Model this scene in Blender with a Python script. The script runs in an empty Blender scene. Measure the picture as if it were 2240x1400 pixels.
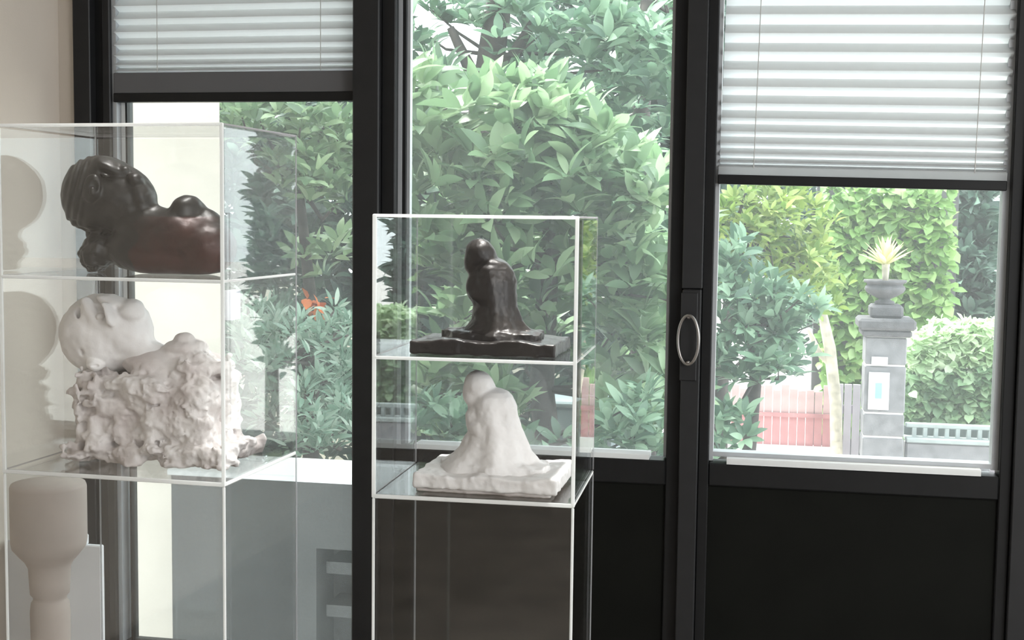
import bpy, math, random
import numpy as np
from mathutils import Vector, Matrix

# ------------------------------------------------------------------ camera, sky, sun, exposure
scene = bpy.context.scene
COL = scene.collection
FPX = 2800.0
YAW, PITCH, ROLL = math.radians(11.0), math.atan(222 / FPX), 0.012
CAM = np.array([0.0, -3.75, 1.42])
FW = np.array([-math.sin(YAW) * math.cos(PITCH), math.cos(YAW) * math.cos(PITCH), -math.sin(PITCH)])
R0 = np.array([math.cos(YAW), math.sin(YAW), 0.0])
U0 = np.cross(R0, FW)
RT = math.cos(ROLL) * R0 + math.sin(ROLL) * U0
UP = math.cos(ROLL) * U0 - math.sin(ROLL) * R0
cam_data = bpy.data.cameras.new('camera')
cam_data.sensor_fit = 'HORIZONTAL'
cam_data.sensor_width = 36.0
cam_data.lens = 36.0 * FPX / 2240.0
cam_data.clip_start = 0.05
cam_data.clip_end = 300
cam = bpy.data.objects.new('camera', cam_data)
COL.objects.link(cam)
cam.matrix_world = Matrix(((RT[0], UP[0], -FW[0], CAM[0]), (RT[1], UP[1], -FW[1], CAM[1]),
                           (RT[2], UP[2], -FW[2], CAM[2]), (0, 0, 0, 1)))
scene.camera = cam

world = bpy.data.worlds.new('world')
scene.world = world
world.use_nodes = True
wn = world.node_tree.nodes
wn.clear()
w_out = wn.new('ShaderNodeOutputWorld')
w_bg = wn.new('ShaderNodeBackground')
w_bg.inputs['Color'].default_value = (0.93, 0.97, 1.0, 1)
w_bg.inputs['Strength'].default_value = 3.0
world.node_tree.links.new(w_bg.outputs[0], w_out.inputs[0])

sun_d = bpy.data.lights.new('sun', 'SUN')
sun_d.energy = 6.0
sun_d.angle = math.radians(12)
sun_d.color = (1.0, 0.96, 0.88)
sun = bpy.data.objects.new('sun', sun_d)
COL.objects.link(sun)
sun.rotation_euler = Vector((0.45, -0.35, -0.82)).to_track_quat('-Z', 'Y').to_euler()

scene.view_settings.view_transform = 'Standard'
scene.view_settings.look = 'None'
scene.view_settings.gamma = 1.0
scene.view_settings.use_curve_mapping = False
scene.view_settings.exposure = 0.5
scene.cycles.use_denoising = True
scene.cycles.max_bounces = 14
scene.cycles.transparent_max_bounces = 40
scene.cycles.sample_clamp_indirect = 6.0
scene.cycles.caustics_reflective = False
scene.cycles.caustics_refractive = False


def pray(x, y):
    return FW + (x - 1120) / FPX * RT - (y - 700) / FPX * UP


def at(x, y, Y):
    d = pray(x, y)
    return CAM + (Y - CAM[1]) / d[1] * d


def atz(x, y, Z):
    d = pray(x, y)
    return CAM + (Z - CAM[2]) / d[2] * d


def project(P):
    v = np.asarray(P) - CAM
    z = v @ FW
    return 1120 + FPX * (v @ RT) / z, 700 - FPX * (v @ UP) / z, z


# ------------------------------------------------------------------ materials
def mat(name, color, rough=0.6, metal=0.0, var=0.0, scale=8.0, bump=0.0, bscale=60.0, spec=0.4, color2=None, detail=4):
    m = bpy.data.materials.new(name)
    m.use_nodes = True
    nt = m.node_tree
    b = nt.nodes['Principled BSDF']
    b.inputs['Roughness'].default_value = rough
    b.inputs['Metallic'].default_value = metal
    b.inputs['Specular IOR Level'].default_value = spec
    b.inputs['Base Color'].default_value = (*color, 1)
    tc = nt.nodes.new('ShaderNodeTexCoord')
    if var > 0 or color2:
        n = nt.nodes.new('ShaderNodeTexNoise')
        n.inputs['Scale'].default_value = scale
        n.inputs['Detail'].default_value = detail
        nt.links.new(tc.outputs['Object'], n.inputs['Vector'])
        r = nt.nodes.new('ShaderNodeValToRGB')
        c2 = color2 if color2 else tuple(c * (1 - var) for c in color)
        c1 = color if color2 else tuple(min(1, c * (1 + var)) for c in color)
        r.color_ramp.elements[0].color = (*c2, 1)
        r.color_ramp.elements[1].color = (*c1, 1)
        r.color_ramp.elements[0].position = 0.35
        r.color_ramp.elements[1].position = 0.65
        nt.links.new(n.outputs['Fac'], r.inputs['Fac'])
        nt.links.new(r.outputs['Color'], b.inputs['Base Color'])
    if bump > 0:
        n2 = nt.nodes.new('ShaderNodeTexNoise')
        n2.inputs['Scale'].default_value = bscale
        n2.inputs['Detail'].default_value = 5
        nt.links.new(tc.outputs['Object'], n2.inputs['Vector'])
        bp = nt.nodes.new('ShaderNodeBump')
        bp.inputs['Strength'].default_value = bump
        bp.inputs['Distance'].default_value = 0.01
        nt.links.new(n2.outputs['Fac'], bp.inputs['Height'])
        nt.links.new(bp.outputs['Normal'], b.inputs['Normal'])
    return m


def clear_mat(name, tint, f0=0.04, haze=0.0, rough=0.0):
    """Clear sheet: transmission, Schlick reflection at each face, a little dust."""
    m = bpy.data.materials.new(name)
    m.use_nodes = True
    nt = m.node_tree
    nt.nodes.clear()
    N, L = nt.nodes.new, nt.links.new
    out = N('ShaderNodeOutputMaterial')
    geo = N('ShaderNodeNewGeometry')
    dot = N('ShaderNodeVectorMath'); dot.operation = 'DOT_PRODUCT'
    L(geo.outputs['Incoming'], dot.inputs[0]); L(geo.outputs['Normal'], dot.inputs[1])
    ab = N('ShaderNodeMath'); ab.operation = 'ABSOLUTE'; L(dot.outputs['Value'], ab.inputs[0])
    om = N('ShaderNodeMath'); om.operation = 'SUBTRACT'; om.inputs[0].default_value = 1.0; om.use_clamp = True
    L(ab.outputs[0], om.inputs[1])
    pw = N('ShaderNodeMath'); pw.operation = 'POWER'; pw.inputs[1].default_value = 5.0; L(om.outputs[0], pw.inputs[0])
    ma = N('ShaderNodeMath'); ma.operation = 'MULTIPLY_ADD'; ma.inputs[1].default_value = 1 - f0; ma.inputs[2].default_value = f0
    L(pw.outputs[0], ma.inputs[0])
    tr = N('ShaderNodeBsdfTransparent'); tr.inputs['Color'].default_value = (*tint, 1)
    gl = N('ShaderNodeBsdfGlossy'); gl.inputs['Roughness'].default_value = rough
    mx = N('ShaderNodeMixShader')
    L(ma.outputs[0], mx.inputs[0]); L(tr.outputs[0], mx.inputs[1]); L(gl.outputs[0], mx.inputs[2])
    last = mx
    if haze > 0:
        tl = N('ShaderNodeBsdfTranslucent'); tl.inputs['Color'].default_value = (0.9, 0.95, 0.97, 1)
        m2 = N('ShaderNodeMixShader'); m2.inputs[0].default_value = haze
        L(mx.outputs[0], m2.inputs[1]); L(tl.outputs[0], m2.inputs[2])
        last = m2
    L(last.outputs[0], out.inputs['Surface'])
    return m


def trans_mat(name, color, tcolor, fac=0.5, clear=0.0, ccol=(1, 1, 1)):
    """Diffuse plus light passing through (fabric, cut acrylic edge)."""
    m = bpy.data.materials.new(name)
    m.use_nodes = True
    nt = m.node_tree
    nt.nodes.clear()
    N, L = nt.nodes.new, nt.links.new
    out = N('ShaderNodeOutputMaterial')
    d = N('ShaderNodeBsdfDiffuse'); d.inputs['Color'].default_value = (*color, 1)
    t = N('ShaderNodeBsdfTranslucent'); t.inputs['Color'].default_value = (*tcolor, 1)
    mx = N('ShaderNodeMixShader'); mx.inputs[0].default_value = fac
    L(d.outputs[0], mx.inputs[1]); L(t.outputs[0], mx.inputs[2])
    last = mx
    if clear > 0:
        tr = N('ShaderNodeBsdfTransparent'); tr.inputs['Color'].default_value = (*ccol, 1)
        m2 = N('ShaderNodeMixShader'); m2.inputs[0].default_value = clear
        L(mx.outputs[0], m2.inputs[1]); L(tr.outputs[0], m2.inputs[2])
        last = m2
    L(last.outputs[0], out.inputs['Surface'])
    return m


def leaf_mat(name, ca, cb, cc, trans=0.35, rough=0.4):
    """Leaf colours varied leaf by leaf."""
    m = bpy.data.materials.new(name)
    m.use_nodes = True
    nt = m.node_tree
    N, L = nt.nodes.new, nt.links.new
    b = nt.nodes['Principled BSDF']
    out = nt.nodes['Material Output']
    oi = N('ShaderNodeObjectInfo')
    ge = N('ShaderNodeNewGeometry')
    ad = N('ShaderNodeMath'); ad.operation = 'ADD'
    L(oi.outputs['Random'], ad.inputs[0]); L(ge.outputs['Random Per Island'], ad.inputs[1])
    fr = N('ShaderNodeMath'); fr.operation = 'FRACT'; L(ad.outputs[0], fr.inputs[0])
    rp = N('ShaderNodeValToRGB')
    e = rp.color_ramp.elements
    e[0].color = (*ca, 1); e[1].color = (*cc, 1); e[0].position = 0.1; e[1].position = 0.95
    x = e.new(0.55); x.color = (*cb, 1)
    L(fr.outputs[0], rp.inputs['Fac'])
    L(rp.outputs['Color'], b.inputs['Base Color'])
    b.inputs['Roughness'].default_value = rough
    b.inputs['Specular IOR Level'].default_value = 0.6
    t = N('ShaderNodeBsdfTranslucent')
    hs = N('ShaderNodeHueSaturation'); hs.inputs['Value'].default_value = 1.3
    L(rp.outputs['Color'], hs.inputs['Color']); L(hs.outputs['Color'], t.inputs['Color'])
    mx = N('ShaderNodeMixShader'); mx.inputs[0].default_value = trans
    L(b.outputs[0], mx.inputs[1]); L(t.outputs[0], mx.inputs[2])
    L(mx.outputs[0], out.inputs['Surface'])
    return m


M = {}
M['wall'] = mat('painted plaster wall', (0.55, 0.495, 0.43), 0.85, var=0.03, scale=3, bump=0.05, bscale=200)
M['white_wall'] = mat('white wall paint', (0.75, 0.73, 0.70), 0.9, var=0.02)
M['grey_wall'] = mat('grey wall paint', (0.20, 0.20, 0.20), 0.9, var=0.03)
M['ceiling'] = mat('ceiling paint', (0.8, 0.79, 0.77), 0.9, var=0.02)
M['floor'] = mat('dark wooden floor', (0.27, 0.235, 0.205), 0.4, var=0.25, scale=5)
M['frame'] = mat('dark painted metal', (0.010, 0.0105, 0.0115), 0.5, var=0.1, scale=20, spec=0.35)
M['frame2'] = mat('black painted metal', (0.007, 0.0075, 0.008), 0.45, spec=0.25, var=0.1, scale=20)
M['panel'] = mat('dark door panel paint', (0.004, 0.0045, 0.0035), 0.65, var=0.15, scale=6, spec=0.1)
M['alu'] = mat('grey aluminium bead', (0.42, 0.44, 0.46), 0.45, metal=0.3, var=0.05)
M['bead'] = trans_mat('white skylit bead', (0.90, 0.90, 0.90), (0.88, 0.90, 0.90), 0.5)  # sky glare on the beads put into a white translucent colour
M['chrome'] = mat('worn chrome', (0.30, 0.285, 0.275), 0.35, metal=1.0, var=0.1, scale=30)
M['glass'] = clear_mat('window glass', (0.95, 0.985, 0.975), 0.03, haze=0.042)
M['acrylic'] = clear_mat('clear acrylic', (0.985, 0.99, 0.99), 0.05, haze=0.0)
M['edge'] = trans_mat('polished acrylic edge', (0.92, 0.93, 0.93), (0.95, 0.97, 0.96), 0.5, clear=0.05)
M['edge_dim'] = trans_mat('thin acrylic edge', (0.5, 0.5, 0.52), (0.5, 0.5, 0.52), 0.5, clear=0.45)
M['pleat'] = trans_mat('pleated blind fabric', (0.48, 0.48, 0.48), (0.84, 0.85, 0.86), 0.66)
M['pleat_grey'] = trans_mat('grey blind fabric', (0.16, 0.16, 0.165), (0.12, 0.12, 0.125), 0.3)
M['cord'] = mat('blind cord', (0.45, 0.45, 0.44), 0.8, var=0.05)
M['cream'] = mat('cream render', (0.53, 0.475, 0.415), 0.9, var=0.06, scale=2.5, bump=0.1, bscale=80)
M['coping'] = mat('white coping stone', (0.85, 0.85, 0.84), 0.8, var=0.03, scale=6)
M['grey_render'] = mat('grey cement render', (0.050, 0.050, 0.048), 0.9, var=0.14, scale=2.2, bump=0.12, bscale=50)
M['paving'] = mat('outdoor paving', (0.66, 0.62, 0.60), 0.9, var=0.10, scale=3)
M['earth'] = mat('garden earth', (0.10, 0.09, 0.065), 0.95, var=0.3, scale=4)
M['white_facade'] = mat('white facade', (0.86, 0.86, 0.85), 0.9, var=0.02)
M['bark'] = mat('grey brown bark', (0.075, 0.065, 0.06), 0.9, var=0.4, scale=14, bump=0.4, bscale=40)
M['pale_bark'] = mat('pale bark', (0.62, 0.56, 0.46), 0.9, var=0.25, scale=9, bump=0.2, bscale=40)
M['stone'] = mat('grey gate stone', (0.225, 0.22, 0.235), 0.9, var=0.18, scale=9, bump=0.2, bscale=40)
M['stone_dark'] = mat('weathered dark stone', (0.115, 0.11, 0.118), 0.9, var=0.25, scale=10, bump=0.3, bscale=30)
M['mortar'] = mat('pale mortar', (0.75, 0.75, 0.72), 0.9, var=0.05)
M['sign'] = mat('white notice', (0.88, 0.90, 0.90), 0.5, var=0.02)
M['sign_ink'] = mat('pale green print', (0.28, 0.55, 0.50), 0.5, var=0.05)
M['pink'] = mat('pale pink board', (0.66, 0.46, 0.46), 0.8, var=0.12, scale=6)
M['red'] = mat('faded red board', (0.56, 0.27, 0.28), 0.8, var=0.18, scale=6)
M['mauve'] = mat('mauve gate paint', (0.44, 0.40, 0.45), 0.7, var=0.12, scale=4)
M['iron'] = mat('grey green iron', (0.16, 0.19, 0.19), 0.6, var=0.1)
M['iron_pale'] = mat('pale grey painted rail', (0.34, 0.38, 0.38), 0.6, var=0.1)
M['car'] = mat('blue grey stone', (0.36, 0.42, 0.45), 0.6, var=0.15, scale=5)
M['orange'] = mat('orange petal', (0.80, 0.22, 0.06), 0.6, var=0.2, scale=8)
M['agave'] = leaf_mat('agave leaf', (0.62, 0.62, 0.30), (0.74, 0.70, 0.38), (0.8, 0.78, 0.5), 0.25, 0.6)
M['bronze'] = mat('dark bronze', (0.024, 0.022, 0.020), 0.42, metal=0.3, spec=0.5, scale=14, color2=(0.014, 0.013, 0.012), bump=0.12, bscale=45)
M['bronze_reflection'] = mat('bronze with red reflection', (0.052, 0.016, 0.013), 0.45, metal=0.2, spec=0.45, scale=7, color2=(0.016, 0.014, 0.013), bump=0.12, bscale=45)
M['bronze_fig'] = mat('brown bronze', (0.034, 0.028, 0.025), 0.40, metal=0.3, spec=0.6, scale=16, color2=(0.020, 0.016, 0.015), bump=0.15, bscale=60)
M['plaster'] = mat('white plaster', (0.80, 0.775, 0.765), 0.8, var=0.05, scale=12, bump=0.15, bscale=60)
M['plaster_old'] = mat('stained plaster', (0.74, 0.705, 0.69), 0.85, scale=11, color2=(0.55, 0.49, 0.475), bump=0.25, bscale=50)
M['board'] = mat('pale grey reflection sheet', (0.92, 0.93, 0.95), 0.7, var=0.02)  # colour of a bright reflection in the left case panel
M['silhouette'] = mat('beige brown silhouette tone', (0.52, 0.45, 0.405), 0.85, var=0.08, scale=5)  # wall tone for the dark gap in that panel reflection
M['leaf_mid'] = leaf_mat('broad leaf', (0.11, 0.20, 0.105), (0.22, 0.35, 0.19), (0.42, 0.56, 0.34))
M['leaf_blue'] = leaf_mat('blue green leaf', (0.085, 0.17, 0.115), (0.18, 0.31, 0.20), (0.36, 0.52, 0.37))
M['leaf_silver'] = leaf_mat('silvery leaf', (0.17, 0.30, 0.22), (0.32, 0.46, 0.37), (0.52, 0.63, 0.54))
M['leaf_dark'] = leaf_mat('dark leaf', (0.035, 0.072, 0.055), (0.07, 0.13, 0.095), (0.15, 0.24, 0.18), 0.3)
M['leaf_yellow'] = leaf_mat('yellow green leaf', (0.13, 0.23, 0.045), (0.27, 0.38, 0.08), (0.45, 0.54, 0.17))
M['leaf_ivy'] = leaf_mat('ivy leaf', (0.14, 0.27, 0.07), (0.27, 0.44, 0.14), (0.42, 0.58, 0.25))
M['leaf_pale'] = leaf_mat('pale hedge leaf', (0.38, 0.52, 0.30), (0.55, 0.68, 0.45), (0.72, 0.80, 0.62))


# ------------------------------------------------------------------ builders
class MB:
    def __init__(self):
        self.v, self.f = [], []

    def quad(self, a, b, c, d):
        n = len(self.v)
        self.v += [tuple(a), tuple(b), tuple(c), tuple(d)]
        self.f.append((n, n + 1, n + 2, n + 3))

    def box(self, x0, x1, y0, y1, z0, z1, bev=0.0):
        n = len(self.v)
        if bev <= 0:
            self.v += [(x, y, z) for z in (z0, z1) for y in (y0, y1) for x in (x0, x1)]
            for q in ((0, 2, 3, 1), (4, 5, 7, 6), (0, 1, 5, 4), (2, 6, 7, 3), (0, 4, 6, 2), (1, 3, 7, 5)):
                self.f.append(tuple(n + i for i in q))
            return self
        b = min(bev, (x1 - x0) / 3, (y1 - y0) / 3, (z1 - z0) / 3)
        X, Y, Z = ((x0, x0 + b, x1 - b, x1), (y0, y0 + b, y1 - b, y1), (z0, z0 + b, z1 - b, z1))
        idx = {}

        def vv(i, j, k):
            if (i, j, k) not in idx:
                idx[(i, j, k)] = len(self.v)
                self.v.append((X[i], Y[j], Z[k]))
            return idx[(i, j, k)]
        for s in (0, 3):
            A = lambda p, q: vv(s, p, q)
            B = lambda p, q: vv(p, s, q)
            Cc = lambda p, q: vv(p, q, s)
            for g, fl in ((A, s == 0), (B, s == 3), (Cc, s == 0)):
                q = (g(1, 1), g(2, 1), g(2, 2), g(1, 2))
                self.f.append(q[::-1] if fl else q)
        for i in (1, 2):           # bevel strips and corners
            pass
        for sx in (0, 3):
            mx = 1 if sx == 0 else 2
            for sy in (0, 3):
                my = 1 if sy == 0 else 2
                q = (vv(sx, my, 1), vv(sx, my, 2), vv(mx, sy, 2), vv(mx, sy, 1))
                self.f.append(q if (sx == 0) == (sy == 0) else q[::-1])
                for sz in (0, 3):
                    mz = 1 if sz == 0 else 2
                    t = (vv(sx, my, mz), vv(mx, sy, mz), vv(mx, my, sz))
                    self.f.append(t)
            for sz in (0, 3):
                mz = 1 if sz == 0 else 2
                q = (vv(sx, 1, mz), vv(sx, 2, mz), vv(mx, 2, sz), vv(mx, 1, sz))
                self.f.append(q if (sx == 0) != (sz == 0) else q[::-1])
        for sy in (0, 3):
            my = 1 if sy == 0 else 2
            for sz in (0, 3):
                mz = 1 if sz == 0 else 2
                q = (vv(1, sy, mz), vv(2, sy, mz), vv(2, my, sz), vv(1, my, sz))
                self.f.append(q if (sy == 0) == (sz == 0) else q[::-1])
        return self

    def tube(self, pts, radii, seg=10, cap=True):
        pts = [Vector(p) for p in pts]
        base = len(self.v)
        prev = None
        for i, p in enumerate(pts):
            d = (pts[min(i + 1, len(pts) - 1)] - pts[max(i - 1, 0)]).normalized()
            if prev is None:
                a = d.orthogonal().normalized()
            else:
                a = (prev - d * prev.dot(d)).normalized()
            prev = a
            b = d.cross(a)
            r = radii[i] if isinstance(radii, (list, tuple)) else radii
            for k in range(seg):
                t = 2 * math.pi * k / seg
                self.v.append(tuple(p + (a * math.cos(t) + b * math.sin(t)) * r))
        for i in range(len(pts) - 1):
            for k in range(seg):
                k2 = (k + 1) % seg
                self.f.append((base + i * seg + k, base + i * seg + k2, base + (i + 1) * seg + k2, base + (i + 1) * seg + k))
        if cap:
            self.f.append(tuple(base + k for k in range(seg))[::-1])
            self.f.append(tuple(base + (len(pts) - 1) * seg + k for k in range(seg)))
        return self

    def lathe(self, prof, seg=24, cx=0, cy=0):
        base = len(self.v)
        for r, z in prof:
            for k in range(seg):
                t = 2 * math.pi * k / seg
                self.v.append((cx + r * math.cos(t), cy + r * math.sin(t), z))
        for i in range(len(prof) - 1):
            for k in range(seg):
                k2 = (k + 1) % seg
                self.f.append((base + i * seg + k, base + i * seg + k2, base + (i + 1) * seg + k2, base + (i + 1) * seg + k))
        self.f.append(tuple(base + k for k in range(seg))[::-1])
        self.f.append(tuple(base + (len(prof) - 1) * seg + k for k in range(seg)))
        return self

    def mesh(self, name, m=None, smooth=False):
        me = bpy.data.meshes.new(name)
        me.from_pydata(self.v, [], self.f)
        if m:
            me.materials.append(m)
        if smooth:
            me.polygons.foreach_set('use_smooth', [True] * len(me.polygons))
        me.update()
        return me

    def build(self, name, m, parent=None, smooth=False, loc=None):
        return link(name, self.mesh(name, m, smooth), parent, loc)


def link(name, me, parent=None, loc=None):
    o = bpy.data.objects.new(name, me)
    COL.objects.link(o)
    if parent:
        o.parent = parent
    if loc is not None:
        o.location = loc
    return o


def box(name, m, x0, x1, y0, y1, z0, z1, parent=None, bev=0.0):
    """A box whose origin sits at its own base centre."""
    cx, cy = (x0 + x1) / 2, (y0 + y1) / 2
    return MB().box(x0 - cx, x1 - cx, y0 - cy, y1 - cy, 0, z1 - z0, bev).build(name, m, parent, False, (cx, cy, z0))


def empty(name, loc=(0, 0, 0), rz=0.0):
    o = bpy.data.objects.new(name, None)
    COL.objects.link(o)
    o.location = tuple(loc)
    o.rotation_euler = (0, 0, rz)
    o.empty_display_size = 0.1
    return o


def tag(o, label=None, cat=None, group=None, kind=None):
    if label:
        o['label'] = label
    if cat:
        o['category'] = cat
    if group:
        o['group'] = group
    if kind:
        o['kind'] = kind
    return o


def struct(o, label=None, cat=None):
    return tag(o, label, cat, kind='structure')


# ------------------------------------------------------------------ the room
XL, XR, YB, ZC = -2.20, 4.0, -7.0, 2.95
struct(box('floor', M['floor'], XL - .2, XR + .2, YB - .2, 0.0, -0.2, 0), 'dark wooden gallery floor', 'floor')
struct(box('ceiling', M['ceiling'], XL - .2, XR + .2, YB - .2, 0.35, ZC, ZC + .3), 'white gallery ceiling above the windows', 'ceiling')
struct(box('wall_left', M['wall'], XL - .2, XL, YB, 0.0, 0, ZC), 'beige painted wall beside the left window', 'wall')
wf = struct(empty('wall_window'), 'beige wall around the dark window frames', 'wall')
box('window_return', M['wall'], XL - .2, -2.14, 0.0, 0.25, 0, ZC, wf)
box('lintel', M['wall'], -2.14, 0.80, 0.0, 0.25, 2.36, ZC, wf)
box('pier', M['white_wall'], 0.80, XR + .2, 0.0, 0.25, 0, ZC, wf)
wr = struct(empty('wall_right'), 'white wall on the right of the gallery', 'wall')
box('wall_panel', M['white_wall'], XR, XR + .2, YB, -6.4, 0, ZC, wr)
box('wall_panel', M['white_wall'], XR, XR + .2, -0.8, 0.0, 0, ZC, wr)
box('sill_wall', M['white_wall'], XR, XR + .2, -6.4, -0.8, 0, 0.3, wr)
box('lintel', M['white_wall'], XR, XR + .2, -6.4, -0.8, 2.8, ZC, wr)
wb = struct(empty('wall_back'), 'grey back wall with tall window openings', 'wall')
box('wall_panel', M['grey_wall'], XL - .2, 2.1, YB - .2, YB, 0, ZC, wb)
box('wall_panel', M['grey_wall'], 3.8, XR + .2, YB - .2, YB, 0, ZC, wb)
box('sill_wall', M['grey_wall'], 2.1, 3.8, YB - .2, YB, 0, 0.4, wb)
box('lintel', M['grey_wall'], 2.1, 3.8, YB - .2, YB, 2.7, ZC, wb)

# ceiling spotlights over the display cases
def spotlight(x, y, tx, ty, tz, watt, label):
    root = tag(empty('ceiling_spotlight', (x, y, ZC)), label, 'lamp', 'ceiling spotlights')
    d = Vector((tx - x, ty - y, tz - ZC + .16)).normalized()
    MB().tube([(0, 0, 0), (0, 0, -.10)], .012, 10).build('stem', M['frame'], root, True)
    c0 = Vector((0, 0, -.12))
    MB().tube([tuple(c0 - d * .07), tuple(c0 + d * .05)], .04, 16).build('lamp_head', M['frame'], root, True)
    ld = bpy.data.lights.new('spot', 'SPOT')
    ld.energy = watt
    ld.spot_size = math.radians(44)
    ld.spot_blend = .7
    ld.shadow_soft_size = .035
    ld.color = (1.0, .975, .94)
    lo = bpy.data.objects.new('bulb', ld)
    COL.objects.link(lo)
    lo.parent = root
    lo.location = c0 + d * .056
    lo.rotation_euler = d.to_track_quat('-Z', 'Y').to_euler()


spotlight(-0.42, -0.62, -0.6, -0.95, 1.0, 240, 'ceiling spotlight above the right display case')
spotlight(-1.15, -0.75, -1.35, -1.05, 1.15, 85, 'ceiling spotlight above the left display case')

# unseen square lamp added as general fill for the room
cl_ = tag(empty('fill_lamp', (2.6, -3.6, ZC)), 'unseen square lamp added to brighten the gallery', 'lamp')
MB().box(-.5, .5, -.5, .5, -.06, 0, .01).build('housing', M['white_wall'], cl_)
ld = bpy.data.lights.new('lamp_light', 'AREA')
ld.shape = 'SQUARE'
ld.size = .9
ld.energy = 130
ld.color = (1.0, .975, .94)
lo = bpy.data.objects.new('diffuser', ld)
COL.objects.link(lo)
lo.parent = cl_
lo.location = (0, 0, -.065)

# --- glazed front: left fixed window, post, two door leaves
ZT = 2.36
w1 = struct(empty('window_1', (-1.68, 0, 0)), 'tall dark framed window on the left, over the courtyard', 'window')


def loc_box(parent, name, m, x0, x1, y0, y1, z0, z1, bev=0.0):
    px, py, pz = parent.location
    return box(name, m, x0 - px, x1 - px, y0 - py, y1 - py, z0 - pz, z1 - pz, parent, bev)


loc_box(w1, 'jamb', M['frame'], -2.14, -2.082, -0.02, 0.10, 0, ZT, 0.003)
loc_box(w1, 'stile', M['frame2'], -2.082, -2.055, 0.015, 0.10, 0, ZT)
loc_box(w1, 'stile', M['frame'], -2.055, -2.028, 0.005, 0.10, 0, ZT, 0.003)
loc_box(w1, 'glazing_bead', M['alu'], -2.028, -2.014, 0.02, 0.09, 0.025, ZT)
loc_box(w1, 'glazing_bead', M['bead'], -2.012, -1.998, 0.045, 0.085, 0.62, 1.80)
loc_box(w1, 'gasket', M['frame2'], -1.998, -1.992, 0.045, 0.085, 0.025, 1.80)
loc_box(w1, 'bottom_rail', M['frame'], -2.014, -1.222, 0.0, 0.09, 0.0, 0.025)
loc_box(w1, 'pane', M['glass'], -2.012, -1.218, 0.062, 0.066, 0.025, ZT)

t1 = struct(empty('trim_1', (-1.15, 0, 0)), 'dark post between the left window and the door', 'post')
loc_box(t1, 'post_face', M['frame'], -1.220, -1.137, -0.03, 0.10, 0, ZT, 0.004)
loc_box(t1, 'rebate', M['frame2'], -1.137, -1.094, -0.005, 0.10, 0, ZT, 0.003)

d1 = struct(empty('door_1', (-0.66, 0, 0)), 'dark glazed door leaf with a solid lower panel, middle of the front', 'door')
loc_box(d1, 'glazing_bead', M['alu'], -1.094, -1.082, 0.03, 0.075, 0.72, ZT)
loc_box(d1, 'gasket', M['frame2'], -1.082, -1.072, 0.035, 0.075, 0.72, ZT)
loc_box(d1, 'glazing_bead', M['alu'], -1.072, -1.062, 0.05, 0.075, 0.72, ZT)
loc_box(d1, 'stile', M['frame2'], -0.262, -0.222, 0.0, 0.08, 0, ZT, 0.003)
loc_box(d1, 'glazing_bead', M['alu'], -0.272, -0.262, 0.03, 0.075, 0.72, ZT)
loc_box(d1, 'lock_rail', M['frame2'], -1.094, -0.262, 0.0, 0.08, 0.64, 0.713, 0.004)
loc_box(d1, 'sill_bead', M['bead'], -1.03, -0.312, 0.004, 0.08, 0.713, 0.728)
loc_box(d1, 'lower_panel', M['panel'], -1.094, -0.262, 0.012, 0.06, 0.0, 0.64)
loc_box(d1, 'pane', M['glass'], -1.064, -0.262, 0.062, 0.066, 0.713, ZT)

t2 = struct(empty('trim_2', (-0.195, 0, 0)), 'dark cover strip where the two door leaves meet', 'trim')
loc_box(t2, 'cover_strip', M['frame'], -0.222, -0.168, -0.035, 0.08, 0, 1.222, 0.003)
loc_box(t2, 'cover_strip', M['frame'], -0.224, -0.166, -0.032, 0.08, 1.224, ZT, 0.003)

d2 = struct(empty('door_2', (0.25, 0, 0)), 'dark glazed door leaf on the right, above a solid black panel', 'door')
loc_box(d2, 'stile', M['frame2'], -0.168, -0.137, 0.0, 0.08, 0, ZT, 0.003)
loc_box(d2, 'glazing_bead', M['alu'], -0.137, -0.126, 0.03, 0.075, 0.715, ZT)
loc_box(d2, 'glazing_bead', M['alu'], 0.654, 0.672, 0.03, 0.075, 0.725, ZT)
loc_box(d2, 'stile', M['frame2'], 0.672, 0.705, 0.0, 0.08, 0, ZT, 0.003)
loc_box(d2, 'lock_rail', M['frame2'], -0.137, 0.672, 0.0, 0.08, 0.645, 0.712, 0.004)
loc_box(d2, 'sill_bead', M['bead'], -0.085, 0.622, -0.004, 0.08, 0.712, 0.730)
loc_box(d2, 'sill_bead', M['alu'], -0.126, 0.654, 0.03, 0.08, 0.728, 0.742)
loc_box(d2, 'lower_panel', M['panel'], -0.137, 0.672, 0.012, 0.06, 0.0, 0.645)
loc_box(d2, 'pane', M['glass'], -0.126, 0.656, 0.062, 0.066, 0.713, ZT)
t3 = struct(empty('trim_3', (0.75, 0, 0)), 'dark jamb at the right end of the doors', 'trim')
loc_box(t3, 'jamb', M['frame'], 0.705, 0.80, -0.02, 0.10, 0, ZT, 0.003)

# oval pull handle on the cover strip
hd = tag(empty('door_handle', (-0.201, -0.036, 1.078)), 'oval chrome pull handle where the doors meet', 'handle')
mb = MB()
pts, rad = [], []
for i in range(41):
    t = 2 * math.pi * i / 40
    pts.append((0.030 * math.sin(t), -0.022 - 0.012 * math.sin(t), 0.071 * math.cos(t)))
    rad.append(0.0042)
mb.tube(pts, rad, 8, False)
mb.build('ring', M['chrome'], hd, True)
MB().box(-0.024, 0.024, -0.006, 0.0, -0.12, 0.135, 0.003).build('back_plate', M['frame'], hd)
for zz in (-0.066, 0.066):
    MB().tube([(0, 0, zz), (0, -0.022, zz)], 0.006, 8).build('mount', M['chrome'], hd, True)


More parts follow.
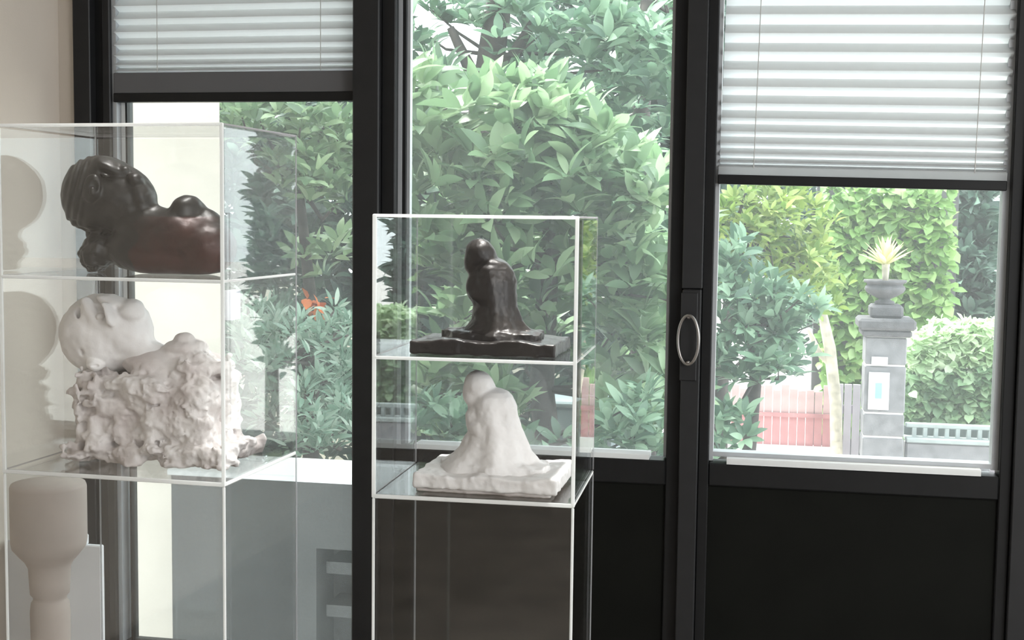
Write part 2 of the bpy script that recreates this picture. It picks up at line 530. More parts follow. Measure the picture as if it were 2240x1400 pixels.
# --- pleated blinds
def blind(name, label, x0, x1, edges, cords, rails, skew=0.0):
    """edges: list of (z_top, z_mid, z_bottom) for each pleat: short upper fold, long lower fold."""
    cx = (x0 + x1) / 2
    root = tag(empty(name, (cx, 0.028, edges[-1][2])), label, 'blind', 'pleated window blinds')
    root.rotation_euler = (0, -skew, 0)
    z0 = edges[-1][2]
    hw = (x1 - x0) / 2
    for zt, zm, zb in edges:
        b = MB()
        dep = 0.015
        A = [(dep, zt - z0), (-dep, zm - z0), (dep, zb - z0)]
        b.v = [(x, y, z) for y, z in A for x in (-hw, hw)]
        b.f = [(0, 1, 3, 2), (2, 3, 5, 4)]
        t_ = 0.004                                  # second fabric layer behind the upper fold
        b.quad((-hw, dep + t_, zt - z0 - .001), (hw, dep + t_, zt - z0 - .001), (hw, -dep + t_, zm - z0 + .001), (-hw, -dep + t_, zm - z0 + .001))
        b.build('pleat', M['pleat'], root)
    for cxx in cords:
        MB().tube([(cxx - cx, -0.016, edges[0][0] - z0), (cxx - cx, -0.016, 0)], 0.0014, 6).build('cord', M['cord'], root)
    for nm, m, za, zb, ya, yb in rails:
        MB().box(-hw - 0.002, hw + 0.002, ya, yb, za - z0, zb - z0, 0.002).build(nm, M[m], root)
    return root


def pleat_edges(centres, halfs, zf):
    out = []
    for i, (c, h) in enumerate(zip(centres, halfs)):
        nxt = centres[i + 1] - halfs[i + 1] if i + 1 < len(centres) else c + h + max(4, h)
        out.append((zf(c - h), zf(c + h), zf(nxt)))
    return out


zl = lambda y: 2.0765 - 0.001388 * y
zr = lambda y: 2.044 - 0.001294 * y
cl = [-236, -207, -178, -149, -120, -91, -62, -33, -4, 25, 54, 83, 108, 130, 145]
hl = [9.5] * 11 + [9, 8, 6.5, 4.5]
blind('pleated_blind', 'dim grey white pleated blind half lowered in the left window', -2.018, -1.222, pleat_edges(cl, hl, zl),
      (-1.87, -1.335),
      [('folded_stack', 'pleat_grey', zl(201), zl(154), -0.014, 0.014), ('bottom_rail', 'frame2', zl(220), zl(200), -0.018, 0.018)])
cr = [-227, -186, -144, -102, -61, -20, 21, 62, 102, 142, 179, 216, 249, 279, 306, 330, 350, 362]
hr = [11] * 8 + [11, 11, 10.5, 10, 9.5, 9, 8, 6.5, 4.5, 3]
blind('pleated_blind', 'bright white pleated blind lowered over the right door glass', -0.128, 0.660, pleat_edges(cr, hr, zr),
      (-0.030, 0.575),
      [('folded_stack', 'pleat', zr(386), zr(366), -0.014, 0.014), ('bottom_rail', 'frame2', zr(405), zr(384), -0.020, 0.018),
       ], skew=-0.018)


# ------------------------------------------------------------------ acrylic display cases
def vitrine(name, label, x0, y0, w, d, zs, rz, tk=0.008):
    """zs = (top, middle shelf, lower shelf). Upper case with two shelves on a clear plinth."""
    zt, zm, zl_ = zs
    root = tag(empty(name, (x0, y0, 0.0), rz), label, 'display case', 'clear acrylic display cases')

    def P(nm, xa, xb, ya, yb, za, zb):
        return MB().box(xa, xb, ya, yb, za, zb).build(nm, M['acrylic'], root)
    a = tk
    pf = P('front_panel', a, w - a, 0, a * .6, zl_, zt - a)
    pb = P('back_panel', a, w - a, d - a * .6, d, zl_, zt - a)
    pl = P('side_panel', 0, a * .6, a, d - a, zl_, zt - a)
    pr = P('side_panel', w - a * .6, w, a, d - a, zl_, zt - a)
    pt = P('top_panel', a, w - a, a, d - a, zt - a * .7, zt)
    s1 = P('shelf', a, w - a, a, d - a, zm - a * .7, zm)
    s2 = P('shelf', a, w - a, a, d - a, zl_ - a, zl_)

    def E(par, xa, xb, ya, yb, za, zb, m='edge'):
        MB().box(xa, xb, ya, yb, za, zb, 0.0015).build('edge', M[m], par)
    e = a
    E(pf, -.001, e, -.001, e * .55, zl_ - a, zt)
    E(pf, w - e * .9, w + .001, -.001, e * .55, zl_ - a, zt)
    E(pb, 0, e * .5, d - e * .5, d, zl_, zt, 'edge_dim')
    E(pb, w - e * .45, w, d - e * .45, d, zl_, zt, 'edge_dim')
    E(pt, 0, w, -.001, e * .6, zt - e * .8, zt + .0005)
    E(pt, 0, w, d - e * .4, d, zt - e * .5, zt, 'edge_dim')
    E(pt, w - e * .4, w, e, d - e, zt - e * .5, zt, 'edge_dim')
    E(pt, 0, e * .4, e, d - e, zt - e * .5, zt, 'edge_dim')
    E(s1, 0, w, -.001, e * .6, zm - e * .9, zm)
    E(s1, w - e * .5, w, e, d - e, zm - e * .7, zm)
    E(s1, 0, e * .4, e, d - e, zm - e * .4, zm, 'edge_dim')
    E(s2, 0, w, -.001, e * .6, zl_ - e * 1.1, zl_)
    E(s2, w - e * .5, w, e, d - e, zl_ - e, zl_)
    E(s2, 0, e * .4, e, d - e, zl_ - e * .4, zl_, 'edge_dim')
    # clear plinth below
    q = 0.004
    zp = zl_ - a * 1.15
    f = P('plinth_panel', q, w - q, 0.001, .001 + q, 0, zp)
    bk = P('plinth_panel', q, w - q, d - q, d, 0, zp)
    P('plinth_panel', 0.001, .001 + q, q, d - q, 0, zp)
    P('plinth_panel', w - q - .001, w - .001, q, d - q, 0, zp)
    E(f, 0, .006, 0, .005, 0, zp)
    E(f, w - .006, w, 0, .005, 0, zp)
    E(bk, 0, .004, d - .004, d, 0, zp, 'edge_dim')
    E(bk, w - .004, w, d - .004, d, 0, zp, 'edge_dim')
    return root


RB = (-0.817, -1.117, 0.442, 0.382)
LB = (-1.612, -1.256, 0.524, 0.390)
Z_R = (1.426, 1.122, 0.82)
Z_L = (1.608, 1.286, 0.862)
vitrine('acrylic_display_case', 'clear two tier acrylic case holding kneeling statuettes, in front of the door', RB[0], RB[1], RB[2], RB[3], Z_R, math.radians(1.2))
vitrine('acrylic_display_case', 'clear two tier acrylic case holding reclining heads, at the left', LB[0], LB[1], LB[2], LB[3], Z_L, math.radians(-2.0))


# ------------------------------------------------------------------ sculptures: implicit surfaces
def lattice_noise(P, scale, seed):
    rng = np.random.RandomState(seed)
    T = rng.rand(32, 32, 32)
    Q = P / scale + 100.0
    I = np.floor(Q).astype(int)
    Fq = Q - I
    Fq = Fq * Fq * (3 - 2 * Fq)
    out = 0
    for dx in (0, 1):
        for dy in (0, 1):
            for dz in (0, 1):
                wgt = (Fq[..., 0] if dx else 1 - Fq[..., 0]) * (Fq[..., 1] if dy else 1 - Fq[..., 1]) * (Fq[..., 2] if dz else 1 - Fq[..., 2])
                out = out + wgt * T[(I[..., 0] + dx) % 32, (I[..., 1] + dy) % 32, (I[..., 2] + dz) % 32]
    return out * 2 - 1


def surface_nets(Fv, org, h):
    nx, ny, nz = Fv.shape
    ins = Fv < 0
    cshape = (nx - 1, ny - 1, nz - 1)
    acc = np.zeros(cshape + (3,))
    cnt = np.zeros(cshape)
    corner = [(i, j, k) for i in (0, 1) for j in (0, 1) for k in (0, 1)]

    def sl(c):
        return tuple(slice(o, o + n) for o, n in zip(c, cshape))
    for a in corner:
        for ax in range(3):
            if a[ax] == 0:
                b = list(a); b[ax] = 1
                fa, fb = Fv[sl(a)], Fv[sl(b)]
                x = ins[sl(a)] != ins[sl(b)]
                t = np.where(x, fa / np.where(x, fa - fb, 1), 0)
                for d in range(3):
                    acc[..., d] += np.where(x, a[d] + (t if d == ax else 0), 0)
                cnt += x
    act = cnt > 0
    idx = -np.ones(cshape, int)
    idx[act] = np.arange(act.sum())
    cell = np.argwhere(act)
    V = (cell + acc[act] / cnt[act][:, None]) * h + np.array(org)
    quads = []
    for ax in range(3):
        o1, o2 = [(1, 2), (2, 0), (0, 1)][ax]
        sa = [slice(1, n - 1) for n in Fv.shape]
        sa[ax] = slice(0, Fv.shape[ax] - 1)
        sb = list(sa); sb[ax] = slice(1, Fv.shape[ax])
        A, B = ins[tuple(sa)], ins[tuple(sb)]
        pos = np.argwhere(A != B)
        flip = A[A != B]
        off = np.array([1, 1, 1]); off[ax] = 0
        pos = pos + off
        e1, e2 = np.zeros(3, int), np.zeros(3, int)
        e1[o1], e2[o2] = 1, 1
        g = lambda p: idx[p[:, 0], p[:, 1], p[:, 2]]
        q = np.stack([g(pos - e1 - e2), g(pos - e2), g(pos), g(pos - e1)], 1)
        q[~flip] = q[~flip][:, ::-1]
        quads.append(q)
    Q = np.concatenate(quads)
    Q = Q[(Q >= 0).all(1)]
    return V, Q


def np_mesh(name, V, Q, m, smooth=True):
    me = bpy.data.meshes.new(name)
    me.vertices.add(len(V))
    me.vertices.foreach_set('co', np.asarray(V, np.float32).ravel())
    k = Q.shape[1]
    me.loops.add(Q.size)
    me.loops.foreach_set('vertex_index', Q.ravel().astype(np.int32))
    me.polygons.add(len(Q))
    me.polygons.foreach_set('loop_start', np.arange(0, Q.size, k, dtype=np.int32))
    me.polygons.foreach_set('use_smooth', np.full(len(Q), smooth))
    for mm in (m if isinstance(m, (list, tuple)) else [m]):
        me.materials.append(mm)
    me.update(calc_edges=True)
    me.validate()
    return me


def grid(lo, hi, h):
    ax = [np.arange(l, u + h, h) for l, u in zip(lo, hi)]
    G = np.stack(np.meshgrid(*ax, indexing='ij'), -1)
    return G


def ell(P, c, r, rot=0.0):
    D = P - np.array(c)
    if rot:
        ca, sa = math.cos(rot), math.sin(rot)
        D = np.stack([D[..., 0] * ca + D[..., 2] * sa, D[..., 1], -D[..., 0] * sa + D[..., 2] * ca], -1)
    r = np.array(r, float)
    k0 = np.sqrt(((D / r) ** 2).sum(-1))
    k1 = np.sqrt(((D / (r * r)) ** 2).sum(-1)) + 1e-9
    return k0 * (k0 - 1.0) / k1


def smin(a, b, k):
    hh = np.clip(0.5 + 0.5 * (b - a) / k, 0, 1)
    return b * (1 - hh) + a * hh - k * hh * (1 - hh)


def smax(a, b, k):
    return -smin(-a, -b, k)


def rbox(P, lo, hi, r):
    lo, hi = np.array(lo, float), np.array(hi, float)
    c, s = (lo + hi) / 2, (hi - lo) / 2 - r
    D = np.abs(P - c) - s
    return np.sqrt((np.maximum(D, 0) ** 2).sum(-1)) + np.minimum(D.max(-1), 0) - r


def sculpt(fn, lo, hi, h, name, m, parent, s):
    G = grid(lo, hi, h)
    Fv = fn(G)
    for ax in range(3):                      # close at the border
        for e in (0, -1):
            ix = [slice(None)] * 3
            ix[ax] = e
            Fv[tuple(ix)] = np.maximum(Fv[tuple(ix)], 0.5)
    V, Q = surface_nets(Fv, lo, h)
    return link(name, np_mesh(name, V * s, Q, m), parent)


# u = right, v = away from the viewer, w = up; units are about one millimetre
def kneeling(prof, head, rough, seed, chin=True):
    pw = [p[0] for p in prof]

    def fn(P):
        u, v, w = P[..., 0], P[..., 1], P[..., 2]
        L = np.interp(w, pw, [p[1] for p in prof])
        Rr = np.interp(w, pw, [p[2] for p in prof])
        D = np.interp(w, pw, [p[3] for p in prof])
        c, a = (L + Rr) / 2, np.maximum((Rr - L) / 2, 2)
        th = np.arctan2(v / D, (u - c) / a)
        fold = 1 + np.interp(w, [0, 25, 70, 120, 170], [.085, .06, .035, .02, .0]) * (np.sin(5 * th + .02 * w + 1) + .5 * np.sin(9 * th + 2))
        a, D = a * fold, D * fold
        rr = np.sqrt(((u - c) / a) ** 2 + (v / D) ** 2)
        body = (rr - 1) * np.minimum(a, D) * .8
        body = smax(body, w - pw[-1], 7)
        body = smax(body, -w - 12, 3)
        hx, hw = head
        H = ell(P, (hx, -6, hw), (33, 36, 34), 0.35)
        H = smin(H, ell(P, (hx - 14, -14, hw - 22), (19, 20, 22), 0.2), 12)        # face
        H = smin(H, ell(P, (hx + 12, 2, hw - 12), (24, 32, 24), -0.5), 8)         # hood on the nape
        f = smin(body, H, 6)
        f = smin(f, ell(P, (hx - 6, -24, hw - 74), (17, 18, 24), 0.2), 14)       # folded hands
        f = smin(f, ell(P, (hx + 30, -38, hw - 70), (20, 15, 44), 0.28), 10)      # near upper arm
        f = smin(f, ell(P, (hx + 10, -40, hw - 90), (22, 12, 12), -0.3), 9)        # near forearm
        f = smin(f, ell(P, (hx + 46, 6, hw - 62), (26, 36, 42), 0.35), 9)         # rounded back
        # cloak spread over the base
        sp = rr * 1.0
        th2 = np.arctan2(v, u - 18)
        rad = np.sqrt(((u - 18) / 118) ** 2 + (v / 78) ** 2) / (1 + .07 * np.sin(4 * th2 + seed) + .05 * np.sin(7 * th2 + 1.3 * seed))
        hgt = 13 * np.clip(1.15 - rad, 0, 1) ** .6 + 3 * np.sin(u * .09) * np.sin(v * .11 + 1)
        spread = np.maximum((rad - 1) * 60, (w - hgt) * .8)
        spread = np.maximum(spread, -w - 12)
        f = smin(f, spread, 10)
        f = f + rough * lattice_noise(P, 16, seed) + .5 * rough * lattice_noise(P, 7, seed + 1)
        return f
    return fn


def slab(x0, x1, d0, d1, z0, z1, seed, rough, tilt=0.0):
    def fn(P):
        Q = P.copy()
        Q[..., 2] = Q[..., 2] + tilt * Q[..., 0] + 3.0 * np.sin(Q[..., 0] * .045 + seed) * (Q[..., 2] > (z0 + z1) / 2)
        f = rbox(Q, (x0, d0, z0), (x1, d1, z1), 5)
        return f + rough * lattice_noise(P, 22, seed) + .6 * rough * lattice_noise(P, 9, seed + 3)
    return fn


S = 2.9 / 2800
# bronze kneeling woman on the upper shelf of the right case
p0 = atz(1061, 779, Z_R[1])
br = tag(empty('kneeling_statuette', (p0[0], p0[1], Z_R[1]), math.radians(-0.5)),
         'dark bronze statuette of a cloaked kneeling figure on the upper shelf', 'sculpture', 'kneeling statuettes')
prof = [(-12, -82, 112, 88), (0, -70, 104, 84), (10, -46, 90, 72), (30, -30, 76, 60), (60, -26, 67, 53), (90, -38, 67, 52), (115, -40, 66, 50),
        (140, -32, 58, 44), (154, -22, 46, 36), (164, -10, 26, 26)]
fig = sculpt(kneeling(prof, (-14, 171), 1.3, 4), (-125, -100, -14), (160, 100, 215), 2.2, 'figure', M['bronze_fig'], br, S)
fig.location = (-0.024, 0.115, 0.040)
bs = sculpt(slab(-166, 148, 0, 210, 0, 30, 2, 2.0, 0.0), (-180, -12, -4), (182, 222, 42), 2.6, 'base', M['bronze_fig'], br, S)
# plaster version on the lower shelf
p1 = atz(1066, 1085, Z_R[2])
pr_ = tag(empty('kneeling_statuette', (p1[0], p1[1], Z_R[2]), math.radians(-0.5)),
          'white plaster statuette of a cloaked kneeling figure on the lower shelf', 'sculpture', 'kneeling statuettes')
prof = [(-12, -112, 122, 92), (0, -104, 114, 88), (20, -82, 100, 78), (40, -62, 87, 66), (75, -42, 76, 56), (105, -43, 66, 52), (130, -45, 62, 50),
        (150, -36, 52, 44), (160, -26, 42, 36), (168, -10, 24, 24)]
fig = sculpt(kneeling(prof, (-22, 172), 1.3, 9), (-140, -105, -14), (165, 105, 216), 2.2, 'figure', M['plaster'], pr_, S)
fig.location = (-0.026, 0.125, 0.046)
sculpt(slab(-163, 146, 0, 240, 8, 38, 5, 2.6, 0.0), (-178, -14, -2), (182, 254, 52), 2.8, 'base', M['plaster'], pr_, S)
sculpt(slab(-158, 134, 6, 230, 0, 12, 7, 1.6), (-172, -8, -4), (166, 244, 20), 2.8, 'plinth', M['plaster_old'], pr_, S)

# bronze reclining head, upper shelf of the left case. px axis origin (320, 604)
SL = 2.9 / 2800
p2 = atz(320, 600, Z_L[1])
hb = tag(empty('reclining_head', (at(320, 600, -1.06)[0], -1.06, Z_L[1])),
         'dark bronze reclining bust of a child on the upper shelf of the left case', 'sculpture', 'reclining heads')


def U(px, py):
    return ((px - 320) * 1.03, (601 - py))


def bronze_head(P):
    e = lambda px, py, v, ru, rv, rw, rot=0: ell(P, (U(px, py)[0] - .46 * v, v, U(px, py)[1]), (ru, rv, rw), rot)
    f = e(222, 432, 0, 90, 84, 87, -0.2)                              # skull
    f = smin(f, e(275, 436, 0, 62, 66, 66, 0.5), 18)                  # cheek and jaw
    f = smin(f, e(246, 372, -28, 40, 40, 16, -0.42), 10)              # brow
    f = smin(f, e(318, 432, -10, 22, 40, 34, 0.3), 10)                # chin
    f = smin(f, e(300, 398, -30, 18, 24, 14, -0.5), 6)                # mouth
    f = smin(f, e(272, 384, -34, 14, 14, 16, -0.5), 5)                # nose
    f = smax(f, -e(234, 389, -72, 19, 18, 8, -0.35), 5)               # eye socket
    f = smin(f, e(234, 390, -66, 11, 10, 5, -0.3), 3)
    f = smin(f, e(205, 418, -82, 19, 14, 30, -0.25), 4)               # ear
    f = smax(f, -e(210, 416, -97, 11, 11, 19, -0.25), 3)
    f = smin(f, e(207, 424, -92, 6, 7, 9), 2)
    f = smin(f, e(318, 500, 0, 60, 58, 52, -0.3), 18)                 # neck
    f = smin(f, e(292, 545, 0, 62, 60, 46, 0), 14)
    f = smin(f, e(385, 522, 0, 92, 68, 62, 0), 20)                    # chest
    f = smin(f, e(416, 462, 10, 34, 46, 33, 0), 14)                   # shoulder
    f = smin(f, e(462, 540, 0, 60, 72, 56, -0.2), 18)
    f = smin(f, e(462, 490, 30, 46, 40, 30, -0.5), 14)
    f = smin(f, e(370, 575, 0, 130, 66, 32, -0.06), 14)               # underside
    f = smin(f, e(222, 552, -8, 48, 56, 38, 0.1), 9)                  # rough support
    f = smin(f, e(208, 573, -10, 32, 44, 28, 0.3), 8)
    u, v, w = P[..., 0], P[..., 1], P[..., 2]
    band = np.exp(-((u + 150 + .25 * w - 55) / 20) ** 2)
    f = f + 2.2 * np.exp(-((u + .46 * v + 158 - .12 * (w - 170)) / 26) ** 2) * np.sin((u + .46 * v - .25 * w) * .36) * np.clip((w - 95) / 20, 0, 1)
    lump = np.clip((130 - 0 - w) / 40, 0, 1) * np.clip((-40 - u) / 40, 0, 1)
    f = f + 8 * lump * lattice_noise(P, 20, 3) + 4 * lump * lattice_noise(P, 9, 5)
    f = f + 2.6 * lattice_noise(P, 40, 8) + 1.0 * lattice_noise(P, 14, 9)
    return smax(f, -(w - 1.0), 4)


hbm = sculpt(bronze_head, (-205, -110, -4), (225, 110, 275), 2.7, 'bust', [M['bronze'], M['bronze_reflection']], hb, SL)
me = hbm.data                                                          # red reflection on the chest, painted as redder bronze
cx = np.zeros(len(me.polygons) * 3, np.float32)
me.polygons.foreach_get('center', cx)
cx = cx.reshape(-1, 3) / SL
me.polygons.foreach_set('material_index', ((cx[:, 0] > 8 + .25 * (cx[:, 2] - 90) + 10 * np.sin(cx[:, 2] * .1)) & (cx[:, 2] < 125)).astype(np.int32))

# plaster reclining head on a rugged mass, lower shelf of the left case
hp = tag(empty('reclining_head', (at(340, 1015, -1.04)[0], -1.04, Z_L[2])),
         'white plaster reclining head on a rugged mass, lower shelf of the left case', 'sculpture', 'reclining heads')


def V2(px, py):
    return ((px - 340) * 1.03, (1015 - py))


def plaster_mass(P):
    e = lambda px, py, v, ru, rv, rw, rot=0: ell(P, (V2(px, py)[0] - .46 * v, v, V2(px, py)[1]), (ru, rv, rw), rot)
    u, v, w = P[..., 0], P[..., 1], P[..., 2]
    lo = (V2(192, 0)[0], -105, 0)
    f = rbox(P, lo, (V2(505, 0)[0], 105, 190), 26)                     # rugged block
    f = smin(f, rbox(P, (V2(180, 0)[0], -118, 0), (V2(548, 0)[0], 120, 46), 14), 16)
    f = smax(f, (w - (192 + .02 * u)) * .9, 14)
    f = smin(f, e(440, 805, 10, 80, 80, 36, -0.1), 20)
    f = smin(f, e(215, 850, -70, 48, 44, 46, 0.2), 16)
    f = f + 16 * lattice_noise(P, 46, 21) + 10 * lattice_noise(P * np.array([.6, 1, 1.2]), 22, 22)
    left = np.clip((-20 - u) / 60, 0, 1)
    cav = lattice_noise(P, 19, 23) + .25
    f = f + (9 + 20 * left) * np.clip(cav, 0, 1) + (3 + 5 * left) * lattice_noise(P, 9, 24) * .8
    f = f + 3.5 * np.abs(lattice_noise(P, 7, 27)) + 5 * np.abs(lattice_noise(P, 13, 28)) - 3
    f = smin(f, e(352, 806, 0, 84, 70, 36, -0.1), 22)                 # neck, shoulders
    f = smin(f, e(410, 768, 10, 46, 50, 20, 0.05), 12)
    f = smin(f, e(410, 750, 0, 22, 24, 16), 6)
    f = f + 1.4 * lattice_noise(P, 14, 26)
    return smax(f, -(w - 1.0), 3)


def plaster_face(P):
    e = lambda px, py, v, ru, rv, rw, rot=0: ell(P, (V2(px, py)[0] - .46 * v, v, V2(px, py)[1]), (ru, rv, rw), rot)
    f = e(220, 744, 0, 93, 86, 91, -0.25)                              # skull
    f = smin(f, e(275, 726, -12, 56, 62, 66, 0.4), 18)                # cheek, jaw
    f = smin(f, e(250, 668, -40, 40, 30, 13, -0.3), 8)                # brow
    f = smin(f, e(292, 688, -40, 26, 30, 26, 0.2), 8)                 # cheek bone
    f = smin(f, e(240, 692, -82, 12, 18, 30, 0.45), 12)                # nose ridge
    f = smin(f, e(200, 690, -70, 14, 14, 34, 0.5), 14)                # brow ridge
    f = smax(f, -e(222, 694, -92, 12, 22, 22, 0.4), 5)                # eyes
    f = smax(f, -e(262, 684, -92, 13, 22, 20, 0.4), 5)
    f = smin(f, e(222, 698, -76, 9, 10, 9), 3)
    f = smax(f, -e(178, 700, -66, 12, 12, 26, 0.6), 6)
    f = smax(f, -e(176, 778, -84, 7, 16, 9), 4)
    f = smin(f, e(208, 805, -66, 18, 16, 12, -0.2), 5)                # ear
    f = smax(f, -e(208, 806, -82, 10, 12, 6), 3)
    f = smin(f, e(325, 795, 0, 62, 56, 40, -0.3), 20)                 # neck
    f = f + 3 * lattice_noise(P, 36, 31) + 1.6 * lattice_noise(P, 13, 32)
    return f


sculpt(plaster_mass, (-200, -135, -4), (235, 135, 285), 2.8, 'rugged_mass', M['plaster_old'], hp, SL)
hd_ = sculpt(plaster_face, (-245, -110, 160), (60, 110, 375), 2.6, 'head', M['plaster'], hp, SL)

# ------------------------------------------------------------------ case panel reflection modelled as a sheet and stand low beside the wall
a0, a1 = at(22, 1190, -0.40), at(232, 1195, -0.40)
bd = tag(empty('pale_reflection', (-2.045, -0.34, 0)), 'pale grey reflection sheet standing in for a mirrored bright patch by the wall, low behind the left case', 'board')
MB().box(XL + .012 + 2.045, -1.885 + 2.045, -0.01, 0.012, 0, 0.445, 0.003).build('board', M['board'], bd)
MB().box(-1.945 + 2.045 - .03, -1.945 + 2.045 + .012, -0.01, 0.012, 0.445, 0.475, 0.003).build('clip', M['board'], bd)  # step in the outline of the modelled reflection
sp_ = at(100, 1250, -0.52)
st = tag(empty('reflected_silhouette', (sp_[0] + .0, -0.50, 0)), 'beige brown shape for the reflected stand before the pale board', 'silhouette')  # dark silhouette of the panel reflection, modelled as a solid
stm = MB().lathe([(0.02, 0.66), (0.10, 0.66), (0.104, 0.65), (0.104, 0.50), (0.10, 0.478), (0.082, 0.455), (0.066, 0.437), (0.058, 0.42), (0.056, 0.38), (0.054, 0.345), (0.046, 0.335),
            (0.046, 0.325), (0.052, 0.318), (0.055, 0.29), (0.054, 0.20), (0.050, 0.12), (0.048, 0.05), (0.06, 0.03)], 28).build('stem', M['silhouette'], st, True)
MB().lathe([(0.08, 0.0), (0.085, 0.012), (0.08, 0.03), (0.05, 0.034)], 28).build('foot', M['silhouette'], st, True)
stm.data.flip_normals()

# ------------------------------------------------------------------ outside: ground, terrace wall, buildings
GZ = -1.95
struct(box('ground_garden', M['earth'], -30, 30, 0.35, 60, GZ - .2, GZ), 'dark garden earth below the windows', 'ground')
struct(box('ground_street', M['paving'], -3, 70, 6.5, 80, GZ - .1, GZ + .02), 'pale paving by the gate', 'ground')
# cream house
ch = tag(empty('cream_house', (-3.6, 2.3, GZ)), 'cream rendered house wall seen through the left window', 'house')
xr = at(481, 400, 1.58)[0]
hb_ = MB()
plan = [(-9, 1.58), (xr, 1.58), (xr - 1.9, 5.0), (-9, 5.0)]
hb_.v = [(x + 3.6, y - 2.3, z) for z in (0, 6 - GZ) for x, y in plan]
hb_.f = [(0, 1, 5, 4), (1, 2, 6, 5), (2, 3, 7, 6), (3, 0, 4, 7), (4, 5, 6, 7), (3, 2, 1, 0)]
hb_.build('wall', M['cream'], ch)
MB().box(-9 + 3.6, -1.25 + 3.6, 0.36 - 2.3, 1.58 - 2.3, 3.3 - GZ, 3.42 - GZ).build('shade_slab', M['cream'], ch)  # unseen slab added to shade the left blind
MB().box(-9 + 3.6, xr + 3.6, 1.58 - 2.3, 2.3 - 2.3, 6.0 - GZ, 8.0 - GZ).build('upper_storey', M['cream'], ch)
zc = at(400, 692, 1.58)[2]
MB().box(xr + 3.6 - .001, xr + 3.6 + .03, 1.63 - 2.3, 1.73 - 2.3, at(480, 700, 1.63)[2] - GZ, at(480, 635, 1.63)[2] - GZ).build('downpipe_bracket', M['mauve'], ch)
MB().box(xr + 3.6 - .35, xr + 3.6 + .004, 1.576 - 2.3, 1.59 - 2.3, at(400, 275, 1.58)[2] - GZ, at(400, 272, 1.58)[2] - GZ).build('render_joint', M['grey_render'], ch)
# terrace parapet with niche
px0 = at(376, 1200, 1.2)[0]
ztop = 0.34
pw_ = tag(empty('terrace_parapet', (-1.6, 1.2, GZ)), 'grey rendered parapet with white coping under the left window view', 'wall')
nx0, nx1 = at(692, 1200, 1.2)[0], at(775, 1200, 1.2)[0] + .35
nzt = at(700, 1200, 1.2)[2]


def pbox(nm, m, x0, x1, y0, y1, z0, z1, bev=0.0):
    return MB().box(x0 + 1.6, x1 + 1.6, y0 - 1.2, y1 - 1.2, z0 - GZ, z1 - GZ, bev).build(nm, M[m], pw_)


pbox('render_wall', 'grey_render', px0, nx0, 1.2, 1.5, GZ, ztop - .01)
pbox('render_wall', 'grey_render', nx0, nx1, 1.2, 1.5, nzt, ztop - .01)
pbox('render_wall', 'grey_render', nx1, 3.0, 1.2, 1.5, GZ, ztop - .01)
pbox('niche_back', 'grey_render', nx0, nx1, 1.42, 1.5, GZ, nzt)
for yy, th in ((1245, .03), (1340, .03)):
    z_ = at(720, yy, 1.2)[2]
    pbox('niche_ledge', 'grey_render', nx0 + .03, nx1, 1.24, 1.43, z_ - th, z_ + .02)
pbox('coping', 'coping', px0 - .01, -1.0, 1.18, 1.56, ztop - .01, ztop + .015, 0.004)
pbox('coping', 'coping', -0.995, 1.2, 1.18, 1.56, ztop - .01, ztop + .015, 0.004)
# ------------------------------------------------------------------ gate pier and surroundings in the right window
YP = 11.0
pp = at(1930, 1010, YP)
gp = tag(empty('gate_pier', (pp[0], YP + .23, GZ)), 'grey stone gate pier with cap, seen through the right door glass', 'gate pier')
hw = 0.222
zz = [at(1930, y, YP)[2] - GZ for y in (1400, 1012, 957, 905, 800, 737)]
zz[0] = 0.0
MB().box(-hw + .012, hw - .012, -hw + .012, hw - .012, 0, zz[5]).build('core', M['mortar'], gp)
lab = ['stone', 'stone', 'stone', 'stone', 'stone']
for i in range(5):
    MB().box(-hw, hw, -hw, hw, zz[i] + .012, zz[i + 1] - .008, 0.012).build('stone_block', M['stone'], gp)
zA = zz[5]
zy = lambda y: at(1930, y, YP)[2] - GZ
MB().box(-.27, .27, -.27, .27, zy(737), zy(722), 0.02).build('cap_moulding', M['stone_dark'], gp)
MB().box(-.31, .31, -.31, .31, zy(722), zy(697), 0.03).build('cap', M['stone_dark'], gp)
MB().box(-.18, .18, -.18, .18, zy(697), zy(668), 0.03).build('cap_neck', M['stone_dark'], gp)
# notices on the pier
for (xa, xb, ya, yb, lb) in ((1898, 1946, 895, 815, 'white framed notice with pale green print on the gate pier'),
                             (1906, 1942, 799, 781, 'small white plate near the top of the gate pier')):
    A, B_ = at(xa, ya, YP), at(xb, yb, YP)
    nb = tag(empty('notice', ((A[0] + B_[0]) / 2, YP - .005, A[2])), lb, 'sign')
    wd, hg = (B_[0] - A[0]) / 2, B_[2] - A[2]
    MB().box(-wd, wd, -.015, .0, 0, hg, 0.004).build('plate', M['sign'], nb)
    if hg > .2:
        MB().box(-wd * .35, wd * .3, -.018, -.014, hg * .3, hg * .72).build('print', M['sign_ink'], nb)
# urn
ur = tag(empty('stone_urn', (pp[0] - .015, YP + .23, GZ + zy(668))), 'dark stone urn on top of the gate pier', 'urn')
k = lambda y: zy(y) - zy(668)
MB().lathe([(0.11, 0.0), (0.11, .03), (0.065, .05), (0.065, k(656)), (0.13, k(650)), (0.20, k(642)), (0.225, k(634)), (0.215, k(628)), (0.195, k(626)), (0.20, k(622)), (0.235, k(619)),
            (0.235, k(614)), (0.19, k(614)), (0.17, k(622)), (0.02, k(622))], 28).build('bowl', M['stone_dark'], ur, True)
bpy.data.objects['bowl'].data.flip_normals()


